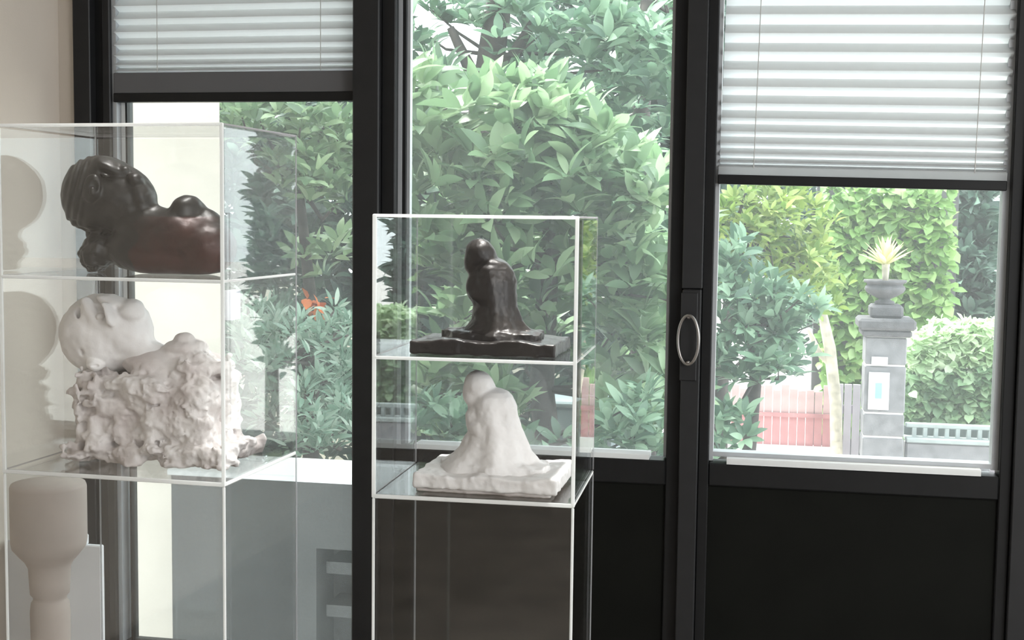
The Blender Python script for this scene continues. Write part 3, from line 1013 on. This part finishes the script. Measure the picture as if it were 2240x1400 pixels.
# ------------------------------------------------------------------ foliage
def leaf_template(width=.30, droop=.28, fold=.10, rows=(0, .12, .32, .55, .78, 1.0)):
    v = []
    for t in rows:
        w = width * .5 * (math.sin(math.pi * t ** .85) ** .8 if 0 < t < 1 else 0.015)
        x = t - .08 * t * t
        z = .10 * t - droop * t * t
        v += [(x, -w, z + fold * w * 2), (x, 0, z), (x, w, z + fold * w * 2)]
    q = []
    for i in range(len(rows) - 1):
        a, b = 3 * i, 3 * (i + 1)
        q += [(a, b, b + 1, a + 1), (a + 1, b + 1, b + 2, a + 2)]
    return np.array(v), np.array(q)


LONG = leaf_template(.34, .30)
SLIM = leaf_template(.24, .22)
ROUND = leaf_template(.62, .18, .12, (0, .25, .6, 1.0))
SMALL = leaf_template(.55, .15, .15, (0, .4, 1.0))


def frame_from(d, up):
    d = d / np.linalg.norm(d)
    s = np.cross(up, d)
    n = np.linalg.norm(s)
    s = s / n if n > 1e-5 else np.array([1.0, 0, 0])
    return np.stack([d, s, np.cross(d, s)], 1)


def clusters_to_leaves(rng, centres, nleaf, length, spread=(.5, 1.25), outward=None):
    """A whorl of drooping leaves at each shoot tip."""
    Ms, Ts = [], []
    for c in centres:
        ax = np.array([rng.normal(0, .45), rng.normal(-.25, .4), 1.0])
        ax /= np.linalg.norm(ax)
        e1 = np.cross(ax, [0.3, 1, .1]); e1 /= np.linalg.norm(e1)
        e2 = np.cross(ax, e1)
        n = rng.randint(nleaf[0], nleaf[1] + 1)
        ph = rng.rand() * 6.28
        for i in range(n):
            t = ph + i * 2.4
            el = rng.uniform(*spread)
            d = ax * math.cos(el) + (e1 * math.cos(t) + e2 * math.sin(t)) * math.sin(el)
            up = ax + rng.normal(0, .25, 3)
            s = rng.uniform(*length)
            Ms.append(frame_from(d, up) * s)
            Ts.append(np.asarray(c) + d * .03 - ax * .02 * i / n)
    return np.array(Ms), np.array(Ts)


def leaves_on(plant, Ms, Ts, tmpl, material, nparts, rng, stuff_label):
    tv, tq = tmpl
    origin = np.array(plant.location)
    cen = Ts + Ms @ np.array([.5, 0, 0])
    x, y, z = project(cen)
    size = np.linalg.norm(Ms[:, :, 0], axis=1) / np.maximum(z, .1)
    vis = (x > -40) & (x < 2280) & (y > -40) & (y < 1440)
    score = np.where(vis, size, 0)
    order = np.argsort(-score)
    pick = [i for i in order[:nparts] if score[i] > 0]
    rest = np.ones(len(Ts), bool)
    rest[pick] = False
    meshes = []
    if pick:
        me = np_mesh('leaf', tv, tq, material)
        for i in pick:
            o = bpy.data.objects.new('leaf', me)
            COL.objects.link(o)
            o.parent = plant
            Tm = np.eye(4)
            Tm[:3, :3] = Ms[i]
            Tm[:3, 3] = Ts[i] - origin
            o.matrix_local = Matrix(Tm.tolist())
    if rest.any():
        A, T = Ms[rest], Ts[rest]
        Vv = np.einsum('nij,kj->nki', A, tv) + (T - origin)[:, None, :]
        n, kk = Vv.shape[:2]
        Qq = (tq[None] + (np.arange(n) * kk)[:, None, None]).reshape(-1, 4)
        o = link('foliage', np_mesh('foliage', Vv.reshape(-1, 3), Qq, material), plant)
        o['kind'] = 'stuff'


def blob_points(rng, blobs):
    """blobs: (px, py, rx_px, ry_px, Y, depth_m, n): shoot tips inside a real volume at distance Y."""
    out = []
    for (px, py, rx, ry, Y, dp, n) in blobs:
        c = at(px, py, Y)
        m = (Y - CAM[1]) / FPX * 1.02
        for _ in range(n):
            while True:
                q = rng.uniform(-1, 1, 3)
                if (q ** 2).sum() <= 1:
                    break
            out.append((c[0] + q[0] * rx * m, Y + q[1] * dp, c[2] + q[2] * ry * m))
    return out


def branches(plant, trunk_pts, trunk_r, tips, rng, m, nb, rb=0.012):
    """Trunk plus limbs reaching to some of the shoot tips."""
    org = np.array(plant.location)
    MB().tube([tuple(np.array(p) - org) for p in trunk_pts], trunk_r, 10).build('trunk', M[m], plant, True)
    tips = [np.array(t) for t in tips]
    if not tips:
        return
    sel = [tips[i] for i in rng.choice(len(tips), min(nb, len(tips)), replace=False)]
    tp = np.array(trunk_pts)
    for t in sel:
        cand = tp[max(1, len(tp) // 3):]
        b = cand[np.argmin(np.linalg.norm(cand - t, axis=1))]
        mid = (b + t) / 2 + rng.normal(0, .06, 3) + np.array([0, 0, -.05])
        MB().tube([tuple(q - org) for q in (b, mid, t)], [rb * 1.6, rb, rb * .4], 6).build('branch', M[m], plant, True)


rng = np.random.RandomState(11)


def plant(name, label, cat, base, blobs, nleaf, length, tmpl, material, nparts, group='trees and shrubs in the garden',
          trunk=None, tr=None, bark='bark', nb=14, spread=(.5, 1.25)):
    root = tag(empty(name, base), label, cat, group)
    tips = blob_points(rng, blobs)
    Ms, Ts = clusters_to_leaves(rng, tips, nleaf, length, spread)
    leaves_on(root, Ms, Ts, tmpl, M[material], nparts, rng, None)
    if trunk:
        branches(root, trunk, tr, tips, rng, bark, nb)
    return root


# big leaved tree filling the middle door glass
c = at(1180, 700, 3.4)
plant('broadleaf_tree', 'big leaved green tree right behind the middle door glass', 'tree', (c[0], 3.6, GZ),
      [(1130, 330, 230, 150, 3.3, .55, 80), (1000, 480, 150, 130, 3.2, .4, 45), (1290, 420, 190, 140, 3.5, .5, 55),
       (930, 250, 90, 110, 3.3, .4, 26), (1150, 560, 300, 120, 3.5, .5, 70), (1400, 560, 130, 190, 3.8, .4, 45), (1000, 880, 150, 120, 3.3, .4, 44),
       (1400, 850, 110, 150, 3.7, .4, 38), (1180, 690, 240, 90, 3.9, .4, 40), (1150, 255, 130, 60, 3.4, .3, 20)],
      (6, 9), (.16, .25), LONG, 'leaf_mid', 300,
      trunk=[(c[0], 3.9, GZ), (c[0] + .05, 3.9, -.6), (c[0] - .05, 3.8, .4), (c[0], 3.7, 1.2), (c[0] + .1, 3.6, 2.0)], tr=[.10, .09, .075, .06, .03], nb=24)
# dark tree behind with trunk forks
c = at(1075, 200, 6.2)
tk = [at(1020, 1000, 6.2), at(1035, 700, 6.2), at(1050, 450, 6.2), at(1060, 250, 6.2), at(1075, 120, 6.2), at(1110, -120, 6.2)]
tk[0][2] = GZ
dk = plant('garden_tree', 'tall dark tree with forked trunk behind the big leaved tree', 'tree', (tk[0][0], 6.2, GZ),
           [(1250, 120, 170, 150, 6.0, .6, 75), (1420, 150, 120, 170, 6.0, .6, 70), (900, 330, 120, 140, 6.3, .5, 45), (1060, 10, 150, 55, 6.2, .5, 30),
            (1000, 180, 110, 40, 6.2, .4, 10), (1330, 400, 220, 200, 6.6, .6, 80), (900, 60, 50, 130, 6.2, .4, 22)],
           (5, 8), (.16, .24), LONG, 'leaf_blue', 300, trunk=[tuple(p) for p in tk], tr=[.17, .16, .14, .13, .11, .09], nb=10)
org = np.array(dk.location)
for a_, b_ in (((1055, 270), (985, 60)), ((1062, 230), (1170, 40)), ((1060, 330), (900, 200))):
    A, B_ = at(*a_, 6.2) - org, at(*b_, 6.1) - org
    MB().tube([tuple(A), tuple((A + B_) / 2 + np.array([.03, 0, .05])), tuple(B_)], [.07, .055, .03], 8).build('limb', M['bark'], dk, True)
# second trunk
c = at(1400, 500, 7.0)
plant('garden_tree', 'slim grey trunked tree at the right of the middle door glass', 'tree', (c[0], 7.0, GZ),
      [(1420, 40, 90, 90, 7.0, .5, 34), (1440, 560, 60, 140, 6.8, .4, 30)], (5, 8), (.16, .24), LONG, 'leaf_blue', 120,
      trunk=[(c[0] + .1, 7.0, GZ), tuple(at(1405, 600, 7)), tuple(at(1395, 300, 7)), tuple(at(1420, 0, 7))], tr=[.12, .10, .09, .07], nb=8)
# dark mass of trees far behind
plant('garden_thicket', 'dark thicket filling the depth of the garden', 'thicket', (-3.5, 9.0, GZ),
      [(700, 480, 330, 380, 8.6, .8, 620), (620, 420, 180, 250, 10.5, .5, 300), (1130, 560, 380, 300, 8.8, .8, 520), (1420, 350, 170, 420, 8.8, .7, 250), (1130, 900, 420, 200, 8.4, .7, 260), (700, 850, 330, 200, 8.0, .7, 180),
       (1300, 60, 160, 130, 9, .6, 70), (1560, 220, 110, 330, 9.5, .6, 200), (1680, 200, 120, 200, 11, .6, 120)],
      (6, 9), (.20, .34), LONG, 'leaf_dark', 160, trunk=[(-3.5, 9.2, GZ), (-3.4, 9.2, 0.5), (-3.5, 9.2, 2.5)], tr=[.2, .17, .1], nb=6)
# shrubs in the left window
c = at(640, 500, 3.2)
plant('broadleaf_shrub', 'pale green shrub at the top of the left window view', 'shrub', (c[0], 3.3, GZ),
      [(640, 290, 150, 75, 3.1, .35, 52), (690, 400, 90, 80, 3.0, .3, 26), (740, 330, 60, 110, 3.1, .3, 22), (530, 260, 50, 50, 3.3, .3, 12), (710, 560, 80, 50, 3.4, .3, 10)],
      (6, 9), (.10, .16), LONG, 'leaf_mid', 300,
      trunk=[(c[0], 3.5, GZ), (c[0], 3.5, 0), (c[0] + .05, 3.4, .8), (c[0], 3.3, 1.6)], tr=[.06, .05, .04, .025], nb=14)
c = at(670, 800, 2.4)
plant('low_shrub', 'pale blue green low shrub behind the white coping', 'shrub', (c[0], 2.5, GZ),
      [(640, 790, 130, 110, 2.4, .3, 80), (740, 760, 80, 90, 2.5, .3, 38), (680, 920, 130, 75, 2.2, .25, 60), (560, 700, 60, 50, 2.6, .3, 14)],
      (6, 9), (.07, .115), SLIM, 'leaf_silver', 300,
      trunk=[(c[0], 2.5, GZ), (c[0], 2.5, -.4), (c[0] + .02, 2.45, .3), (c[0], 2.4, .7)], tr=[.05, .04, .03, .02], nb=14)
c = at(1010, 900, 2.6)
plant('low_shrub', 'low leafy shrub at the foot of the middle door glass', 'shrub', (c[0] + .3, 2.7, GZ),
      [(960, 940, 100, 70, 2.5, .25, 28), (1400, 930, 80, 80, 2.8, .3, 26), (1250, 1000, 160, 40, 2.6, .25, 18)],
      (6, 9), (.10, .16), LONG, 'leaf_blue', 200,
      trunk=[(c[0] + .3, 2.8, GZ), (c[0] + .3, 2.8, -.5), (c[0] + .3, 2.7, .2)], tr=[.05, .04, .02], nb=10)
# orange flowers
fl = tag(empty('orange_flowers', tuple(at(690, 690, 2.9))), 'orange flower head above the low shrub in the left window', 'flower')
for i in range(16):
    b = MB()
    p = np.array([rng.normal(0, .05), rng.normal(0, .04), rng.normal(.06, .035)])
    R_ = frame_from(rng.normal(0, 1, 3), np.array([0, 0, 1.0])) * .08
    V_ = ROUND[0] @ R_.T + p
    link('petal', np_mesh('petal', V_, ROUND[1], M['orange']), fl)
MB().tube([(0, 0, -.5), (0.01, 0, -.2), (0, 0, .06)], .006, 6).build('stem', M['bark'], fl, True)
# stone block among the leaves (blue grey, low right of the middle glass)
A, B_ = at(1195, 965, 4.6), at(1345, 880, 4.6)
gb = tag(empty('stone_trough', ((A[0] + B_[0]) / 2, 4.8, GZ)), 'blue grey stone trough half hidden behind the middle tree', 'trough')
wd = (B_[0] - A[0]) / 2
MB().box(-wd, wd, -.2, .2, 0, A[2] - GZ + .05, .02).build('base', M['car'], gb)
MB().box(-wd - .05, wd + .05, -.25, .25, A[2] - GZ + .05, B_[2] - GZ - .04, .02).build('trough_body', M['car'], gb)
MB().box(-wd - .08, wd + .08, -.28, .28, B_[2] - GZ - .04, B_[2] - GZ, .015).build('rim', M['car'], gb)

# right window: yellow green tree, ivy wall, hedge, dark tree
c = at(1650, 900, 7.6)
plant('yellow_green_tree', 'yellow green tree at the left of the right door glass', 'tree', (c[0] - .3, 7.6, GZ),
      [(1640, 480, 90, 80, 7.6, .4, 60), (1730, 480, 90, 90, 8.0, .4, 60), (1690, 590, 110, 80, 7.8, .4, 55), (1780, 610, 70, 90, 8.2, .3, 40)],
      (6, 9), (.10, .17), LONG, 'leaf_yellow', 300,
      trunk=[(c[0] - .3, 7.8, GZ), (c[0] - .3, 7.8, 0), (c[0] - .2, 7.8, 1.4)], tr=[.08, .07, .03], nb=14)
c = at(1640, 760, 6.2)
plant('broadleaf_tree', 'darker broad leaved tree low at the left of the right door glass', 'tree', (c[0], 6.4, GZ),
      [(1620, 660, 90, 70, 6.2, .35, 34), (1720, 690, 80, 60, 6.3, .35, 30), (1650, 780, 120, 70, 6.2, .35, 48), (1600, 560, 60, 60, 6.4, .3, 12), (1595, 950, 40, 60, 5.8, .2, 12)],
      (6, 9), (.13, .20), LONG, 'leaf_blue', 300,
      trunk=[(c[0], 6.5, GZ), (c[0], 6.5, -.6), (c[0] + .05, 6.4, .2), (c[0], 6.3, .7)], tr=[.07, .06, .05, .03], nb=14)


def cover(name, label, cat, base, quads, n, length, tmpl, material, nparts, depth, hang=-.3, group='trees and shrubs in the garden'):
    """Leaves lying over a surface; quads in px at Y."""
    root = tag(empty(name, base), label, cat, group)
    Ms, Ts = [], []
    for (poly, Y, cnt) in quads:
        a, b, c_, d = [at(q[0], q[1], Y) for q in poly]
        for _ in range(cnt):
            s, t = rng.rand(2)
            p = (a * (1 - s) + b * s) * (1 - t) + (d * (1 - s) + c_ * s) * t
            p = p + np.array([0, rng.uniform(-depth, depth), 0])
            dr = np.array([rng.normal(0, .6), -rng.uniform(.2, .8), hang + rng.normal(0, .5)])
            Ms.append(frame_from(dr, np.array([rng.normal(0, .3), -.5, 1.0])) * rng.uniform(*length))
            Ts.append(p)
    leaves_on(root, np.array(Ms), np.array(Ts), tmpl, M[material], nparts, rng, None)
    return root


YI = 14.0
A, B_ = at(1790, 400, YI), at(2085, 900, YI)
iv = cover('ivy_wall', 'garden wall covered in bright green ivy behind the gate pier', 'ivy', ((A[0] + B_[0]) / 2, YI + .1, GZ),
           [(((1790, 400), (2085, 400), (2075, 940), (1800, 940)), YI, 2600)], 0, (.13, .24), ROUND, 'leaf_ivy', 300, .14)
MB().box((A[0] - B_[0]) / 2, (B_[0] - A[0]) / 2, .12, .4, 0, A[2] - GZ).build('masonry', M['stone_dark'], iv)
cover('clipped_hedge', 'pale sunlit clipped hedge to the right of the gate pier', 'hedge', (at(2090, 800, 12.4)[0], 12.6, GZ),
      [(((1985, 735), (2195, 700), (2195, 810), (1980, 815)), 12.4, 1100), (((2040, 700), (2190, 712), (2190, 720), (1985, 745)), 12.7, 300)], 0, (.10, .19), ROUND, 'leaf_pale', 300, .18, hang=.1)
cover('low_hedge', 'green hedge under the pale hedge behind the railing', 'hedge', (at(2090, 880, 12.2)[0], 12.4, GZ),
      [(((1975, 810), (2195, 800), (2195, 945), (1975, 965)), 12.3, 1300)], 0, (.12, .20), ROUND, 'leaf_mid', 300, .15)
plant('garden_tree', 'dark evergreen at the upper right of the right door glass', 'tree', (at(2160, 600, 16)[0], 16, GZ),
      [(2115, 480, 52, 120, 16, .6, 130), (2110, 640, 52, 90, 15.5, .5, 100)], (6, 9), (.25, .4), LONG, 'leaf_dark', 150,
      trunk=[(at(2160, 600, 16)[0], 16.2, GZ), (at(2160, 600, 16)[0], 16.2, 1.5)], tr=[.2, .1], nb=6)
plant('garden_thicket', 'dark hedge behind the ivy wall and the yellow tree', 'thicket', (2.0, 19, GZ),
      [(1700, 560, 160, 260, 18, .8, 150), (2110, 560, 70, 200, 19, .6, 120)], (6, 9), (.3, .5), LONG, 'leaf_dark', 0,
      trunk=[(2.0, 19.3, GZ), (2.0, 19.3, 1.5)], tr=[.2, .1], nb=4)
plant('garden_tree', 'dark conifer added out of view to darken a case reflection', 'tree', (3.4, 8.2, GZ),  # unseen tree added to block bright sky mirrored in the left case
      [(2515, 560, 55, 330, 8.2, .15, 200)], (6, 9), (.15, .25), LONG, 'leaf_dark', 0,
      trunk=[(3.4, 8.3, GZ), (3.4, 8.3, 2.2)], tr=[.09, .04], nb=6)
# agave on the urn
ag = tag(empty('agave', (pp[0] - .015, YP + .23, GZ + zy(622))), 'pale yellow spiky agave growing in the stone urn', 'plant')
spk = leaf_template(.16, .02, .25)
me = np_mesh('leaf', spk[0], spk[1], M['agave'])
for i in range(34):
    t = i * 2.4
    el = .25 + 1.15 * (i / 34)
    d = np.array([math.cos(t) * math.sin(el), math.sin(t) * math.sin(el), math.cos(el)])
    o = link('leaf', me, ag)
    Tm = np.eye(4)
    Tm[:3, :3] = frame_from(d, np.array([0, 0, 1.0])) * rng.uniform(.30, .40)
    Tm[2, 3] = .20
    o.matrix_local = Matrix(Tm.tolist())
MB().tube([(0, 0, 0), (0, 0, .22)], [.03, .045], 8).build('stem', M['pale_bark'], ag, True)
# pale trunk / post left of the pier
tp = [at(1835, 1010, 11.6), at(1828, 880, 11.6), at(1815, 760, 11.6), at(1800, 690, 11.6), at(1770, 640, 11.6)]
tp[0][2] = GZ
pt_ = tag(empty('pale_tree', (tp[0][0], 11.6, GZ)), 'pale bare trunk between the red fence and the gate pier', 'tree')
o_ = np.array(pt_.location)
MB().tube([tuple(p - o_) for p in tp], [.075, .07, .07, .055, .03], 10).build('trunk', M['pale_bark'], pt_, True)
MB().tube([tuple(at(1822, 800, 11.6) - o_), tuple(at(1790, 770, 11.6) - o_), tuple(at(1768, 720, 11.5) - o_)], [.05, .04, .025], 8).build('branch', M['pale_bark'], pt_, True)
# red fence of boards
YF = 12.2
fx0, fx1 = at(1545, 900, YF)[0], at(1818, 900, YF)[0]
zb_, zt_, zr_ = at(1700, 1010, YF)[2], at(1700, 845, YF)[2], at(1700, 905, YF)[2]
fe = tag(empty('board_fence', ((fx0 + fx1) / 2, YF, GZ)), 'faded pink and red board fence left of the pale trunk', 'fence')
nbd = 15
bw = (fx1 - fx0) / nbd
mp = MB().box(-bw * .46, bw * .46, -.012, .012, 0, zt_ - zr_, .004).mesh('board', M['pink'])
mr = MB().box(-bw * .47, bw * .47, -.02, .012, 0, zr_ - GZ - .1, .004).mesh('board', M['red'])
for i in range(nbd):
    xx = fx0 + bw * (i + .5) - (fx0 + fx1) / 2
    o = link('board', mp, fe, (xx, 0, zr_ - GZ))
    o.scale = (1, 1, rng.uniform(.85, 1.1))
    link('board', mr, fe, (xx, 0, .1))
MB().box((fx0 - fx1) / 2, (fx1 - fx0) / 2, -.045, -.02, zr_ - GZ - .03, zr_ - GZ + .02).build('rail', M['red'], fe)
MB().box((fx0 - fx1) / 2, (fx1 - fx0) / 2, -.10, .06, 0, at(1700, 972, YF)[2] - GZ).build('kerb', M['white_facade'], fe)
# mauve gate
gx0, gx1 = at(1826, 900, 12.0)[0], at(1882, 900, 12.0)[0]
ga = tag(empty('garden_gate', ((gx0 + gx1) / 2, 12.0, GZ)), 'mauve grey gate between the pale trunk and the gate pier', 'gate')
gz1 = at(1850, 840, 12.0)[2] - GZ
for i in range(3):
    w_ = (gx1 - gx0) / 3
    MB().box(-(gx1 - gx0) / 2 + i * w_ + .006, -(gx1 - gx0) / 2 + (i + 1) * w_ - .006, -.02, .02, .05, gz1, .005).build('plank', M['mauve'], ga)
MB().box(-(gx1 - gx0) / 2, (gx1 - gx0) / 2, .02, .05, gz1 * .75, gz1 * .82).build('crossbar', M['mauve'], ga)
# railing on a stone base right of the pier
YR = 11.4
rx0, rx1 = at(1980, 940, YR)[0], at(2212, 940, YR)[0]
ra = tag(empty('railing', ((rx0 + rx1) / 2, YR, GZ)), 'grey railing on a low stone wall right of the gate pier', 'railing')
hwd = (rx1 - rx0) / 2
zR = lambda y: at(2090, y, YR)[2] - GZ
MB().box(-hwd, hwd, -.12, .12, 0, zR(968), .02).build('stone_base', M['stone'], ra)
MB().box(-hwd, hwd, -.15, .15, zR(968), zR(958), .01).build('base_coping', M['iron_pale'], ra)
MB().box(-hwd, hwd, -.04, .04, zR(938), zR(928), .01).build('top_rail', M['iron_pale'], ra)
for i in range(9):
    xx = -hwd + .1 + i * (2 * hwd - .2) / 8
    MB().box(xx - .022, xx + .022, -.03, .03, zR(958), zR(938)).build('baluster', M['iron_pale'], ra)
MB().box(-hwd, hwd, .10, .13, zR(958), zR(938)).build('backing_plate', M['iron'], ra)
# far house above the ivy
A, B_ = at(1760, 470, 22), at(2030, 330, 22)
fh = tag(empty('far_house', ((A[0] + B_[0]) / 2, 22.5, GZ)), 'pale grey house front just showing above the ivy', 'house')
MB().box((A[0] - B_[0]) / 2, (B_[0] - A[0]) / 2, -.5, 3, 0, B_[2] - GZ).build('wall', M['white_facade'], fh)
MB().box((A[0] - B_[0]) / 2 - .1, (B_[0] - A[0]) / 2 + .1, -.58, -.5, at(1900, 424, 22)[2] - GZ, at(1900, 418, 22)[2] - GZ).build('cornice', M['stone'], fh)
